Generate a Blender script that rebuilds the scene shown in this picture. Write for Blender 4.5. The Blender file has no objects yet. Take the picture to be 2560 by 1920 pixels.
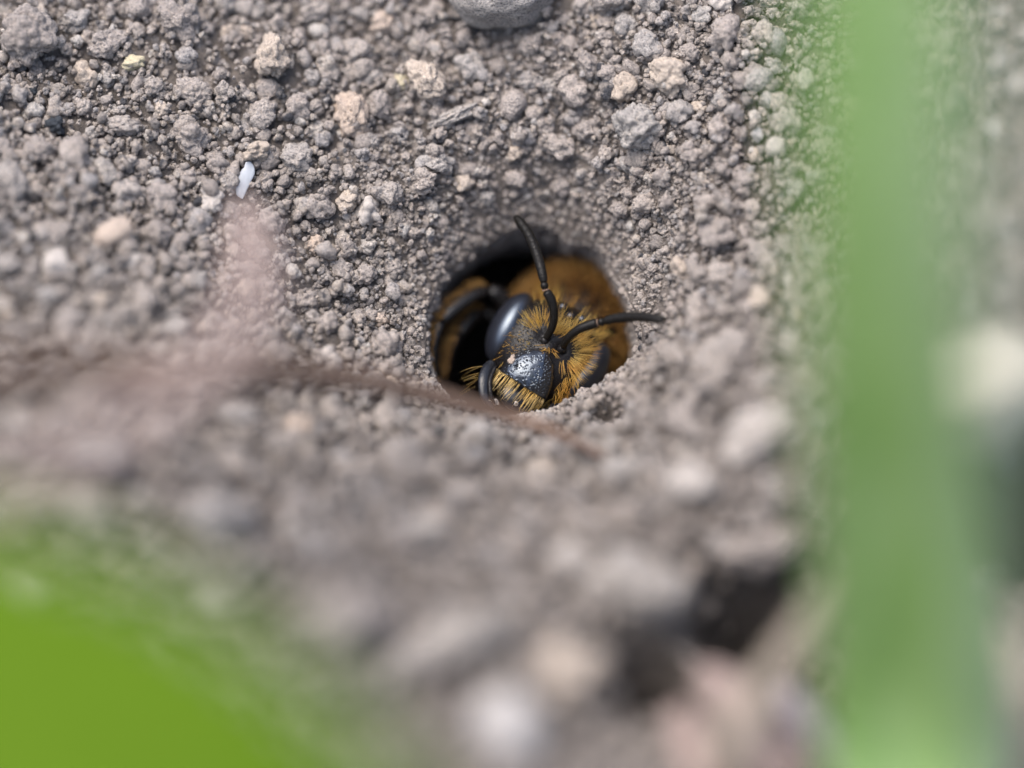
# A bee looking out of its burrow in bare crumbly soil, macro photograph, overcast light.
# Everything is authored in millimetres and built at true size (1 Blender unit = 1 m).
import bpy, bmesh, math, random
import numpy as np
from mathutils import Vector, Matrix

S = 0.001                      # mm -> m
rng = np.random.default_rng(11)
random.seed(11)
scene = bpy.context.scene
col = scene.collection

# ------------------------------------------------------------------ camera
ELEV = math.radians(52.0)      # camera looks down at the soil
FD = 104.0                     # mm to the focus plane
FW = 30.0                      # mm across the frame at the focus plane
OZ = -5.5                      # lifts the plateau round the burrow to about z = 0
F = np.array([0.0, math.cos(ELEV), -math.sin(ELEV)])
U = np.array([0.0, math.sin(ELEV), math.cos(ELEV)])
R = np.array([1.0, 0.0, 0.0])
O = np.array([0.0, 0.0, OZ])
CAM = O - FD * F

cam_d = bpy.data.cameras.new('camera')
cam = bpy.data.objects.new('camera', cam_d)
col.objects.link(cam)
cam.location = Vector(CAM * S)
cam.rotation_euler = (math.radians(90) - ELEV, 0, 0)
cam_d.lens = 60.0
cam_d.sensor_fit = 'HORIZONTAL'
cam_d.sensor_width = 60.0 * FW / FD
cam_d.clip_start = 0.004
cam_d.clip_end = 20.0
cam_d.dof.use_dof = True
cam_d.dof.focus_distance = FD * S
cam_d.dof.aperture_fstop = 5.6
cam_d.dof.aperture_blades = 7
scene.camera = cam

# ------------------------------------------------------------------ light
SUN_EL, SUN_AZ = math.radians(72), math.radians(-80)   # azimuth from +y (away from camera), minus = to the left
sd = np.array([math.sin(SUN_AZ) * math.cos(SUN_EL), math.cos(SUN_AZ) * math.cos(SUN_EL), math.sin(SUN_EL)])
world = bpy.data.worlds.new('World')
scene.world = world
world.use_nodes = True
nt = world.node_tree
bg = nt.nodes['Background']
sky = nt.nodes.new('ShaderNodeTexSky')
sky.sky_type = 'NISHITA'
sky.sun_disc = False
sky.sun_elevation = SUN_EL
sky.sun_rotation = SUN_AZ
sky.air_density = 1.0
sky.dust_density = 4.0
sky.ozone_density = 1.0
nt.links.new(sky.outputs[0], bg.inputs[0])
bg.inputs[1].default_value = 0.13
sun_d = bpy.data.lights.new('sun', 'SUN')
sun = bpy.data.objects.new('sun', sun_d)
col.objects.link(sun)
sun_d.energy = 1.5
sun_d.angle = math.radians(60)
sun_d.color = (1.0, 0.965, 0.925)
sun.rotation_euler = Vector(-sd).to_track_quat('-Z', 'Y').to_euler()
sun.location = Vector(sd * 0.4)
vs = scene.view_settings
vs.view_transform = 'Standard'
vs.look = 'None'
vs.gamma = 1.0
vs.use_curve_mapping = False
vs.exposure = 1.5

# ------------------------------------------------------------------ helpers: pixels to places
def P(px, py, w):
    """Point seen at photo pixel (2560x1920), w mm behind the focus plane (its depth read from its blur)."""
    px, py, w = (np.asarray(a, float) for a in (px, py, w))
    u = (px - 1280) * FW / 2560
    v = (960 - py) * FW / 2560
    k = (FD + w) / FD
    return CAM + np.multiply.outer(FD + w, F) + np.multiply.outer(k * u, R) + np.multiply.outer(k * v, U)

def to_px(p):
    d = np.asarray(p) - CAM
    z = d @ F
    return 1280 + (d @ R) / z * FD * 2560 / FW, 960 - (d @ U) / z * FD * 2560 / FW, z - FD

# ------------------------------------------------------------------ noise
def _hash(ix, iy, iz, s):
    with np.errstate(over='ignore'):
        h = (ix * 374761393 + iy * 668265263 + iz * 2147483647 + s * 974634777).astype(np.int64) & 0xFFFFFFFF
        h = ((h ^ (h >> 13)) * 1274126177) & 0xFFFFFFFF
        h = ((h ^ (h >> 16)) * 2246822519) & 0xFFFFFFFF
        h = h ^ (h >> 15)
    return (h & 0xFFFFFF) / float(0xFFFFFF) * 2 - 1

def noise(p, seed=0):
    p = np.asarray(p, float)
    i = np.floor(p).astype(np.int64)
    f = p - i
    f = f * f * f * (f * (f * 6 - 15) + 10)
    r = 0
    for dx in (0, 1):
        for dy in (0, 1):
            for dz in (0, 1):
                wgt = (f[:, 0] if dx else 1 - f[:, 0]) * (f[:, 1] if dy else 1 - f[:, 1]) * (f[:, 2] if dz else 1 - f[:, 2])
                r = r + wgt * _hash(i[:, 0] + dx, i[:, 1] + dy, i[:, 2] + dz, seed)
    return r

def fbm(p, seed=0, octs=4, gain=0.5):
    r, a = 0, 1.0
    for o in range(octs):
        r = r + a * noise(np.asarray(p) * 2.0 ** o + 17.3 * o, seed + o)
        a *= gain
    return r

# ------------------------------------------------------------------ mesh helpers
def mesh_of(name, verts, faces, mat, smooth=True):
    me = bpy.data.meshes.new(name)
    me.from_pydata((np.asarray(verts) * S).tolist(), [], faces if isinstance(faces, list) else faces.tolist())
    if mat is not None:
        me.materials.append(mat)
    if smooth:
        me.polygons.foreach_set('use_smooth', [True] * len(me.polygons))
    me.update()
    return me

def obj(name, verts, faces, mat, origin=None, parent=None, smooth=True):
    """One mesh object from world-space mm; a child keeps the coordinates of the thing it belongs to."""
    if parent is not None:
        org = np.array(parent['_o'])
    else:
        org = np.zeros(3) if origin is None else np.asarray(origin, float)
    o = bpy.data.objects.new(name, mesh_of(name, np.asarray(verts) - org, faces, mat, smooth))
    col.objects.link(o)
    o['_o'] = [float(a) for a in org]
    if parent is not None:
        o.parent = parent
    else:
        o.location = Vector(org * S)
    return o

def empty(name, org):
    o = bpy.data.objects.new(name, None)
    o.empty_display_size = 0.002
    col.objects.link(o)
    o.location = Vector(np.asarray(org) * S)
    o['_o'] = [float(a) for a in org]
    return o

def tag(o, label=None, cat=None, group=None, kind=None):
    for k, v in (('label', label), ('category', cat), ('group', group), ('kind', kind)):
        if v:
            o[k] = v
    return o

def spline(pts, n):
    pts = np.asarray(pts, float)
    q = np.vstack([2 * pts[0] - pts[1], pts, 2 * pts[-1] - pts[-2]])
    t = np.linspace(0, len(pts) - 1, n)
    i = np.minimum(t.astype(int), len(pts) - 2)
    f = (t - i)[:, None]
    a, b, c, d = q[i], q[i + 1], q[i + 2], q[i + 3]
    return 0.5 * (2 * b + (c - a) * f + (2 * a - 5 * b + 4 * c - d) * f ** 2 + (3 * b - a - 3 * c + d) * f ** 3)

def frames(path):
    T = np.gradient(path, axis=0)
    T /= np.linalg.norm(T, axis=1)[:, None]
    n = np.cross(T[0], [0.3, 0.2, 0.9]); n /= np.linalg.norm(n)
    N = []
    for t in T:
        n = n - t * (n @ t); n /= np.linalg.norm(n); N.append(n)
    N = np.array(N)
    return T, N, np.cross(T, N)

def tube(pts, radii, n=40, m=14, flat=1.0, rough=0.0, seed=0):
    path = spline(pts, n)
    rad = np.interp(np.linspace(0, 1, n), np.linspace(0, 1, len(radii)), radii)
    t = np.linspace(0, 1, n)
    cap = min(0.5, max(radii) / max(1e-6, np.linalg.norm(np.diff(path, axis=0), axis=1).sum()))
    e = np.minimum(1, np.minimum(t, 1 - t) / max(cap, 1e-6))
    rad = rad * np.sqrt(np.clip(1 - (1 - e) ** 2, 0.03, 1))
    T, N, B = frames(path)
    th = np.linspace(0, 2 * math.pi, m, endpoint=False)
    ring = rad[:, None, None] * (np.cos(th)[None, :, None] * N[:, None] + flat * np.sin(th)[None, :, None] * B[:, None])
    v = (path[:, None] + ring).reshape(-1, 3)
    if rough:
        ctr = np.repeat(path, m, axis=0)
        v = ctr + (v - ctr) * (1 + rough * fbm(v * 2.2, seed, 3))[:, None]
    f = []
    for i in range(n - 1):
        for j in range(m):
            k = (j + 1) % m
            f.append((i * m + j, i * m + k, (i + 1) * m + k, (i + 1) * m + j))
    f.append(tuple(range(m))[::-1]); f.append(tuple((n - 1) * m + j for j in range(m)))
    return v, f

def merge(*parts):
    V, Fc, o = [], [], 0
    for v, f in parts:
        V.append(v); Fc += [tuple(i + o for i in q) for q in f]; o += len(v)
    return np.vstack(V), Fc

_ico = {}
def ico(sub):
    if sub not in _ico:
        bm = bmesh.new()
        bmesh.ops.create_icosphere(bm, subdivisions=sub, radius=1.0)
        v = np.array([x.co[:] for x in bm.verts])
        f = [tuple(x.index for x in q.verts) for q in bm.faces]
        bm.free()
        _ico[sub] = (v, f)
    return _ico[sub]

def rock(seed, sub, kind):
    """Unit stone, clod or crumb: angular body, lumps of stuck grains, fine relief."""
    r_ = np.random.default_rng(seed)
    d, f = ico(sub)
    d = d / np.linalg.norm(d, axis=1)[:, None]
    r = np.ones(len(d))
    nplane, lump, nl, low = {'pebble': (5, 0.03, 60, 0.10), 'clod': (8, 0.16, 90, 0.26), 'crumb': (6, 0.30, 22, 0.26), 'grain': (8, 0.12, 14, 0.20)}[kind]
    r = r * (1 + low * fbm(d * 1.3 + r_.uniform(-50, 50, 3), seed, 3))
    for _ in range(nplane):
        n = r_.normal(size=3); n /= np.linalg.norm(n)
        c = d @ n
        lim = r_.uniform(0.68, 0.95)
        with np.errstate(divide='ignore', invalid='ignore'):
            cut = np.where(c > 0.05, lim / np.maximum(c, 0.05), 9)
        k = 0.06
        h = np.clip(0.5 + 0.5 * (cut - r) / k, 0, 1)
        r = cut * (1 - h) + r * h - k * h * (1 - h)
    c = r_.normal(size=(nl, 3)); c /= np.linalg.norm(c, axis=1)[:, None]
    size = r_.uniform(0.6, 1.5, nl) * 1.9 / math.sqrt(nl)
    best = np.zeros(len(d))
    for q, s in zip(c, size):
        dist = np.linalg.norm(d - q, axis=1) / s
        best = np.maximum(best, np.sqrt(np.clip(1 - dist ** 2, 0, 1)) * s)
    r = r + lump * best / np.mean(size) - lump * 0.6
    if kind in ('clod', 'crumb'):
        for nl2, am in ((nl * 4, 0.045), ) if sub > 3 else ((nl * 3, 0.07),):
            c = r_.normal(size=(nl2, 3)); c /= np.linalg.norm(c, axis=1)[:, None]
            s2 = 1.9 / math.sqrt(nl2)
            best = np.zeros(len(d))
            for q in c:
                w2 = np.abs(d - q).max(1) < s2 * 1.3
                dist = np.linalg.norm(d[w2] - q, axis=1) / s2
                best[w2] = np.maximum(best[w2], np.sqrt(np.clip(1 - dist ** 2, 0, 1)) * 1.0)
            r = r + am * (best - 0.5)
    fine = {'pebble': 0.012, 'clod': 0.05, 'crumb': 0.06, 'grain': 0.03}[kind]
    r = r + fine * fbm(d * 9 + seed, seed + 3, 3)
    return d * r[:, None], f

# ------------------------------------------------------------------ materials
def newmat(name):
    m = bpy.data.materials.new(name)
    m.use_nodes = True
    n = m.node_tree
    return m, n, n.nodes['Principled BSDF'], n.links.new

def ramp(n, stops, interp='LINEAR'):
    r = n.nodes.new('ShaderNodeValToRGB')
    r.color_ramp.interpolation = interp
    el = r.color_ramp.elements
    while len(el) < len(stops):
        el.new(0.5)
    for e, (p, c) in zip(el, stops):
        e.position = p; e.color = (*c, 1)
    return r

def tex(n, kind, scale, coord, **kw):
    t = n.nodes.new('ShaderNodeTex' + kind)
    t.inputs['Scale'].default_value = scale
    for k, v in kw.items():
        t.inputs[k].default_value = v
    n.links.new(coord, t.inputs['Vector'])
    return t

def soil_mat(name, stops, bump=0.5, rough=0.95, grain=0.5):
    """Dry soil: per-piece colour, fine light and dark specks, rough grain."""
    m, n, b, L = newmat(name)
    tc = n.nodes.new('ShaderNodeTexCoord')
    geo = n.nodes.new('ShaderNodeNewGeometry')
    oi = n.nodes.new('ShaderNodeObjectInfo')
    pos = geo.outputs['Position']
    base = ramp(n, stops)
    n1 = tex(n, 'Noise', 2600, pos, Detail=3.0)
    add = n.nodes.new('ShaderNodeMath'); add.operation = 'MULTIPLY_ADD'
    L(n1.outputs['Fac'], add.inputs[0]); add.inputs[1].default_value = 0.30; 
    sub = n.nodes.new('ShaderNodeMath'); sub.operation = 'SUBTRACT'
    L(oi.outputs['Random'], sub.inputs[0]); sub.inputs[1].default_value = 0.15
    L(sub.outputs[0], add.inputs[2])
    L(add.outputs[0], base.inputs[0])
    n2 = tex(n, 'Noise', 13000, pos, Detail=4.0, Roughness=0.65)
    sp = ramp(n, [(0.32, (0.16, 0.16, 0.17)), (0.44, (0.80, 0.80, 0.80)), (0.60, (1.12, 1.1, 1.07)), (0.74, (1.8, 1.75, 1.68))])
    L(n2.outputs['Fac'], sp.inputs[0])
    mix = n.nodes.new('ShaderNodeMix'); mix.data_type = 'RGBA'; mix.blend_type = 'MULTIPLY'
    mix.inputs[0].default_value = grain
    L(base.outputs[0], mix.inputs[6]); L(sp.outputs[0], mix.inputs[7])
    L(mix.outputs[2], b.inputs['Base Color'])
    b.inputs['Roughness'].default_value = rough
    b.inputs['Specular IOR Level'].default_value = 0.25
    bp = n.nodes.new('ShaderNodeBump')
    bp.inputs['Strength'].default_value = bump
    bp.inputs['Distance'].default_value = 0.00011
    L(n2.outputs['Fac'], bp.inputs['Height'])
    L(bp.outputs[0], b.inputs['Normal'])
    return m

GREY = [(0.0, (0.275, 0.243, 0.222)), (0.3, (0.315, 0.277, 0.252)), (0.6, (0.345, 0.302, 0.27)), (0.85, (0.305, 0.283, 0.267)), (1.0, (0.37, 0.333, 0.30))]
MIXED = [(0.0, (0.05, 0.05, 0.055)), (0.04, (0.20, 0.178, 0.162)), (0.35, (0.28, 0.246, 0.223)), (0.65, (0.315, 0.275, 0.244)), (0.82, (0.27, 0.253, 0.245)), (0.93, (0.325, 0.28, 0.24)), (1.0, (0.40, 0.37, 0.34))]
M = {}
M['ground'] = soil_mat('ground_soil', [(0.0, (0.10, 0.087, 0.078)), (1.0, (0.145, 0.125, 0.111))], bump=0.9)  # darker than the grains: shade of the crevices put into its colour
M['mixed'] = soil_mat('soil_grains', MIXED, bump=0.9, grain=0.8)
M['grey'] = soil_mat('soil_grey_brown', GREY, bump=1.0, grain=0.85)
M['tan'] = soil_mat('soil_tan', [(0.0, (0.325, 0.272, 0.225)), (1.0, (0.37, 0.315, 0.265))], bump=0.6, grain=0.6)
M['orange'] = soil_mat('soil_orange', [(0.0, (0.33, 0.265, 0.215)), (1.0, (0.365, 0.30, 0.25))], bump=0.5, grain=0.5)
M['yellow'] = soil_mat('soil_yellow', [(0.0, (0.37, 0.325, 0.225)), (1.0, (0.42, 0.37, 0.265))], bump=0.4, grain=0.4)
M['pale'] = soil_mat('soil_pale', [(0.0, (0.325, 0.292, 0.264)), (1.0, (0.36, 0.325, 0.295))], bump=0.4, grain=0.4)
M['blue'] = soil_mat('soil_blue_grey', [(0.0, (0.262, 0.242, 0.226)), (1.0, (0.31, 0.288, 0.268))], bump=0.8, grain=0.95)
M['white'] = soil_mat('soil_white', [(0.0, (0.335, 0.31, 0.29)), (1.0, (0.37, 0.345, 0.325))], bump=0.2, grain=0.15, rough=0.6)
M['cream'] = soil_mat('soil_cream', [(0.0, (0.37, 0.34, 0.28)), (1.0, (0.42, 0.385, 0.32))], bump=0.3, grain=0.2)
M['black'] = soil_mat('soil_black', [(0.0, (0.022, 0.026, 0.032)), (1.0, (0.035, 0.04, 0.047))], bump=0.8, grain=0.5, rough=0.6)

def cuticle(name, base, rough, pit_scale, pit, dist, coat=0.0, ior=1.6):
    m, n, b, L = newmat(name)
    geo = n.nodes.new('ShaderNodeNewGeometry')
    v = tex(n, 'Voronoi', pit_scale, geo.outputs['Position'])
    r = ramp(n, [(0.0, (0, 0, 0)), (0.42, (1, 1, 1))])
    L(v.outputs['Distance'], r.inputs[0])
    bp = n.nodes.new('ShaderNodeBump')
    bp.inputs['Strength'].default_value = pit
    bp.inputs['Distance'].default_value = dist
    L(r.outputs[0], bp.inputs['Height'])
    L(bp.outputs[0], b.inputs['Normal'])
    b.inputs['Base Color'].default_value = (*base, 1)
    b.inputs['Roughness'].default_value = rough
    b.inputs['Coat Weight'].default_value = coat
    b.inputs['Coat Roughness'].default_value = rough * 0.7
    b.inputs['IOR'].default_value = ior
    return m

M['cuticle'] = cuticle('bee_cuticle', (0.005, 0.004, 0.004), 0.38, 24000, 0.8, 0.00004, ior=1.33)
M['clypeus'] = cuticle('bee_clypeus', (0.008, 0.008, 0.010), 0.2, 14000, 0.15, 0.00001, ior=1.9)
M['mandible'] = cuticle('bee_mandible', (0.010, 0.011, 0.014), 0.3, 9000, 0.25, 0.00002, ior=1.4)
M['eye'] = cuticle('bee_eye', (0.010, 0.011, 0.016), 0.31, 40000, 0.25, 0.000008, ior=1.95)
M['eye'].node_tree.nodes['Principled BSDF'].inputs['Specular Tint'].default_value = (0.75, 0.87, 1.0, 1)  # blue of the reflected sky put into the specular tint
M['clypeus'].node_tree.nodes['Principled BSDF'].inputs['Specular Tint'].default_value = (0.80, 0.90, 1.0, 1)  # sky blue put into its reflections by tint as well
M['antenna'] = cuticle('bee_antenna', (0.005, 0.004, 0.003), 0.42, 30000, 0.9, 0.00002, ior=1.3)
M['ocellus'] = cuticle('bee_ocellus', (0.02, 0.022, 0.028), 0.12, 9000, 0.0, 0.00001)
M['leg'] = cuticle('bee_leg', (0.010, 0.009, 0.009), 0.4, 20000, 0.3, 0.00001, ior=1.4)

def hair_mat(name, c1, c2, c3):
    m, n, b, L = newmat(name)
    geo = n.nodes.new('ShaderNodeNewGeometry')
    t = tex(n, 'Noise', 1500, geo.outputs['Position'], Detail=2.0)
    r = ramp(n, [(0.3, c1), (0.5, c2), (0.7, c3)])
    L(t.outputs['Fac'], r.inputs[0])
    L(r.outputs[0], b.inputs['Base Color'])
    b.inputs['Roughness'].default_value = 0.45
    tr = n.nodes.new('ShaderNodeBsdfTranslucent')
    L(r.outputs[0], tr.inputs[0])
    ms = n.nodes.new('ShaderNodeMixShader'); ms.inputs[0].default_value = 0.25
    L(b.outputs[0], ms.inputs[1]); L(tr.outputs[0], ms.inputs[2])
    L(ms.outputs[0], n.nodes['Material Output'].inputs[0])
    return m
M['hair'] = hair_mat('bee_face_hair', (0.44, 0.20, 0.03), (0.53, 0.32, 0.065), (0.58, 0.41, 0.12))
M['fur'] = hair_mat('bee_thorax_fur', (0.36, 0.18, 0.05), (0.43, 0.235, 0.07), (0.50, 0.295, 0.10))
M['fringe'] = hair_mat('bee_fringe_hair', (0.55, 0.33, 0.07), (0.66, 0.44, 0.13), (0.72, 0.54, 0.24))

def plant_mat(name, c1, c2, trans, rough, scale=120, spec=0.5, stretch=(8, 8, 1)):
    m, n, b, L = newmat(name)
    tc = n.nodes.new('ShaderNodeTexCoord')
    mp = n.nodes.new('ShaderNodeMapping'); mp.inputs['Scale'].default_value = stretch
    L(tc.outputs['Object'], mp.inputs[0])
    t = tex(n, 'Noise', scale, mp.outputs[0], Detail=3.0)
    r = ramp(n, [(0.3, c1), (0.7, c2)])
    L(t.outputs['Fac'], r.inputs[0])
    L(r.outputs[0], b.inputs['Base Color'])
    b.inputs['Roughness'].default_value = rough
    b.inputs['Specular IOR Level'].default_value = spec
    tr = n.nodes.new('ShaderNodeBsdfTranslucent')
    L(r.outputs[0], tr.inputs[0])
    ms = n.nodes.new('ShaderNodeMixShader'); ms.inputs[0].default_value = trans
    L(b.outputs[0], ms.inputs[1]); L(tr.outputs[0], ms.inputs[2])
    L(ms.outputs[0], n.nodes['Material Output'].inputs[0])
    return m
M['grass'] = plant_mat('grass_blade', (0.22, 0.38, 0.085), (0.38, 0.52, 0.22), 0.5, 0.32, spec=0.9)
M['mint'] = plant_mat('grass_blade_glossy', (0.38, 0.49, 0.30), (0.46, 0.56, 0.38), 0.5, 0.35, spec=0.9)
M['leaf'] = plant_mat('broad_leaf', (0.095, 0.182, 0.004), (0.115, 0.208, 0.009), 0.5, 0.75, spec=0.15)
M['brown'] = plant_mat('dry_brown_stem', (0.13, 0.082, 0.058), (0.18, 0.12, 0.088), 0.05, 0.85, spec=0.2)
M['mauve'] = plant_mat('dry_pinkish_stem', (0.215, 0.158, 0.137), (0.27, 0.203, 0.177), 0.05, 0.8)
M['straw'] = plant_mat('straw', (0.20, 0.165, 0.125), (0.26, 0.215, 0.165), 0.1, 0.7)
M['greystem'] = plant_mat('grey_stem', (0.19, 0.165, 0.175), (0.24, 0.21, 0.22), 0.05, 0.8)
M['husk'] = plant_mat('pale_husk', (0.34, 0.36, 0.39), (0.42, 0.44, 0.47), 0.25, 0.35, scale=900)

# ------------------------------------------------------------------ the ground
# depth of the soil (mm behind the focus plane) at photo pixels, read from how sharp it is there
CTRL = [
    (0, 200, 0), (400, 350, 0), (520, 450, 0), (620, 560, -0.2), (700, 700, -0.2), (820, 820, -0.4), (780, 600, 0.1), (900, 700, 0.2), (960, 860, 0.0),
    (1650, 450, 0), (1780, 230, 0), (1850, 60, 0.2), (1700, 640, -0.5),
    (0, 650, -3), (150, 600, -2.6), (0, 440, -1.3), (300, 620, -1.8), (0, 850, -4.5), (300, 850, -4), (480, 784, -2.4), (620, 860, -2.2),
    (850, 1040, -2.4), (300, 1050, -6.6), (0, 1050, -7.2), (600, 1100, -5.5), (1000, 1150, -4.2), (1280, 1200, -4.6), (1700, 1050, -4.4), (1600, 1010, -2.3), (1880, 900, -4),
    (1720, 850, -2.2), (300, 1400, -10), (900, 1400, -9), (1300, 1400, -8.6), (1700, 1300, -7.5), (1900, 1150, -7),
    (200, 1900, -14.5), (800, 1850, -14), (1250, 1900, -14.5), (1500, 1750, -12),
    (1850, 1700, -8.5), (2000, 1900, -10), (2100, 1500, -8), (2300, 1900, -14), (2500, 1500, -9.5), (2520, 1250, -9), (2300, 1250, -9.5),
    (2400, 200, -3.2), (2500, 600, -8.5), (2300, 800, -7), (2450, 950, -10.5), (1980, 300, -0.6), (1900, 680, -2.0), (2100, 50, -0.3), (2150, 500, -2.2),
    (1000, 50, 2.2), (600, 30, 2.0), (400, 60, 1.2), (1250, 60, 1.6), (0, 0, 1.2), (1500, 50, 0.9), (200, 40, 1.2), (800, 250, 0.8), (60, 150, 0.4),
    (1000, 350, 0.9), (1280, 250, 1.3), (1300, 440, 1.2), (1130, 500, 0.8), (980, 520, 0.4), (1480, 490, 0.8), (1560, 400, 0.5), (1300, 510, 1.7), (600, 250, 0.6), (1500, 250, 0.7),
]
# outline of the burrow mouth
RIM = [(1325, 585, 2.5), (1434, 607, 2.2), (1499, 639, 1.8), (1545, 697, 1.1), (1582, 762, 0.4), (1606, 815, 0.0), (1612, 858, -0.3), (1585, 903, -0.4), (1524, 936, -0.4),
       (1434, 994, -0.3), (1380, 1022, -0.35), (1325, 1030, -0.4), (1253, 1036, -0.5), (1202, 1028, -0.5), (1119, 995, -0.4), (1072, 935, -0.1), (1060, 850, 0.3), (1066, 790, 0.6), (1090, 725, 0.9), (1155, 660, 1.6), (1235, 612, 2.2)]
cp = np.array([P(*c) for c in CTRL] + [P(*c) for c in RIM])
far = np.array([(70 * math.cos(a), 70 * math.sin(a), 0.3) for a in np.linspace(0, 2 * math.pi, 16, endpoint=False)])
cp = np.vstack([cp, far])
def _tps(r2):
    return np.where(r2 > 1e-12, 0.5 * r2 * np.log(np.maximum(r2, 1e-12)), 0.0)
_X = cp[:, :2]
_n = len(_X)
_A = np.zeros((_n + 3, _n + 3))
_A[:_n, :_n] = _tps(((_X[:, None] - _X[None]) ** 2).sum(2)) + np.eye(_n) * 0.6
_A[:_n, _n] = 1; _A[:_n, _n + 1:] = _X; _A[_n, :_n] = 1; _A[_n + 1:, :_n] = _X.T
_c = np.linalg.solve(_A, np.concatenate([cp[:, 2], np.zeros(3)]))
PITS = [((1905, 1515, -8.5), 1.5, 15), ((1625, 1655, -11.0), 1.1, 12), ((2570, 1210, -9.5), 1.4, 12), ((2060, 1800, -11), 1.2, 10), ((1525, 1018, -2.0), 0.45, 1.8), ((1665, 985, -3.0), 0.35, 1.4), ((1820, 1018, -5.5), 0.35, 1.2)]
PITS = [(P(*c)[:2], r, d) for c, r, d in PITS]

def H(xy, rough=True):
    xy = np.asarray(xy, float)
    z = np.empty(len(xy))
    for a in range(0, len(xy), 20000):
        q = xy[a:a + 20000]
        z[a:a + 20000] = _tps(((q[:, None] - _X[None]) ** 2).sum(2)) @ _c[:_n] + _c[_n] + q @ _c[_n + 1:]
    rr = np.hypot(xy[:, 0], xy[:, 1])
    k = np.clip((rr - 45) / 25, 0, 1)
    z = z * (1 - k) + 0.3 * k
    if rough:
        p3 = np.column_stack([xy, np.zeros(len(xy))])
        near = np.clip(HD(xy) / 2.0, 0.15, 1)
        z = z + near * (0.28 * fbm(p3 * 0.45, 5, 2) + 0.20 * fbm(p3 * 1.3, 9, 3)) + 0.06 * fbm(p3 * 4.0, 21, 2)
        for c, r, d in PITS:
            z = z - d * np.exp(-(((xy - c) ** 2).sum(1) / r ** 2) ** 1.5)
    return z

# rim as a closed curve and its radius round the burrow axis
_rim = np.array([P(*c) for c in RIM])
HC = _rim.mean(0)
_ang = np.unwrap(np.arctan2(_rim[:, 1] - HC[1], _rim[:, 0] - HC[0]))
_rad = np.hypot(_rim[:, 0] - HC[0], _rim[:, 1] - HC[1])
_o = np.argsort(_ang % (2 * math.pi))
_a, _r = (_ang % (2 * math.pi))[_o], _rad[_o]
_a = np.concatenate([_a - 2 * math.pi, _a, _a + 2 * math.pi]); _r = np.tile(_r, 3)
def rim_r(th):
    th = np.asarray(th) % (2 * math.pi)
    return np.interp(th, _a, _r)
def HD(xy):
    d = np.asarray(xy) - HC[:2]
    return np.hypot(d[:, 0], d[:, 1]) - rim_r(np.arctan2(d[:, 1], d[:, 0]))

TD = np.array([-0.05, 0.74, -0.67]); TD /= np.linalg.norm(TD)     # the burrow runs down and away
STEEP = np.array([0.0, 0.22, -0.97])
NA = 840
th = np.linspace(0, 2 * math.pi, NA, endpoint=False)
rr0 = np.array([rim_r(t) for t in th])
k_ = np.ones(15) / 15
rr0 = np.convolve(np.concatenate([rr0[-7:], rr0, rr0[:7]]), k_, 'valid')
rr0 = rr0 * (1 + 0.018 * noise(np.column_stack([np.cos(th) * 6, np.sin(th) * 6, th * 0]), 4))
steps = [0.0]
while steps[-1] < 600:
    g = steps[-1]
    steps.append(g + (0.07 if g < 3 else 0.10 if g < 12 else 0.16 if g < 24 else max(0.4, g * 0.06)))
outer = np.array(steps[1:])
ring0_xy = HC[:2] + rr0[:, None] * np.column_stack([np.cos(th), np.sin(th)])
ring0_z = H(ring0_xy)
verts = []
# down the burrow
depths = np.concatenate([np.linspace(15, 2.2, 40), np.linspace(2.1, 0.12, 24)])
base = np.column_stack([ring0_xy, ring0_z])
for t in depths:
    sh = 1 - 0.04 * min(1, t / 2)
    circ = HC + (base - HC) * sh
    e = np.clip(t / 3.0, 0, 1)
    rnd = HC[:2] + 2.95 * np.column_stack([np.cos(th), np.sin(th)])
    circ[:, :2] = circ[:, :2] * (1 - e) + rnd * e
    circ[:, 2] = circ[:, 2] * (1 - e) + (HC[2] - 0.4) * e
    out = np.clip(0.25 * math.sin(min(t, 3.0) / 3.0 * math.pi), 0, 1)
    nearside = np.clip(0.5 - 0.75 * np.sin(th), 0, 1)[:, None]        # the near wall drops steeply, the far one runs under the bank
    q = circ + TD * t * (1 - nearside) + nearside * (STEEP * min(t, 3.2) + TD * max(0.0, t - 3.2))
    n_ = np.column_stack([np.cos(th), np.sin(th), th * 0])
    q = q + n_ * (out * 0.35 + 0.07 * fbm(q * 1.5, 31, 3))[:, None]
    verts.append(q)
verts.append(base)
for g in outer:
    q = HC[:2] + (rr0 + g)[:, None] * np.column_stack([np.cos(th), np.sin(th)])
    verts.append(np.column_stack([q, H(q)]))
nr = len(verts)
gv = np.vstack(verts)
i = np.arange(nr - 1)[:, None] * NA
j = np.arange(NA)[None]
k = (np.arange(NA) + 1) % NA
gf = np.stack([(i + j), (i + k[None]), (i + NA + k[None]), (i + NA + j)], -1).reshape(-1, 4)
bottom = len(gv)
gv = np.vstack([gv, HC + TD * 13.6 + STEEP * 1.6])
gfl = gf.tolist() + [[bottom, int((q + 1) % NA), q] for q in range(NA)]
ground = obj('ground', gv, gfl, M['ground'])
tag(ground, 'bare grey-brown soil sinking to the bee burrow', kind='structure')
del ground['_o']

def hit(px, py, lift=0.0):
    """Where the sight line through a pixel meets the soil."""
    ws = np.linspace(-24, 9, 331)
    q = P(np.full(331, px), np.full(331, py), ws)
    below = q[:, 2] < H(q[:, :2])
    below &= HD(q[:, :2]) > 0
    if not below.any():
        return None
    a = int(np.argmax(below))
    w = ws[a] - 0.05
    p = P(px, py, w)
    return p + np.array([0, 0, lift])

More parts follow.
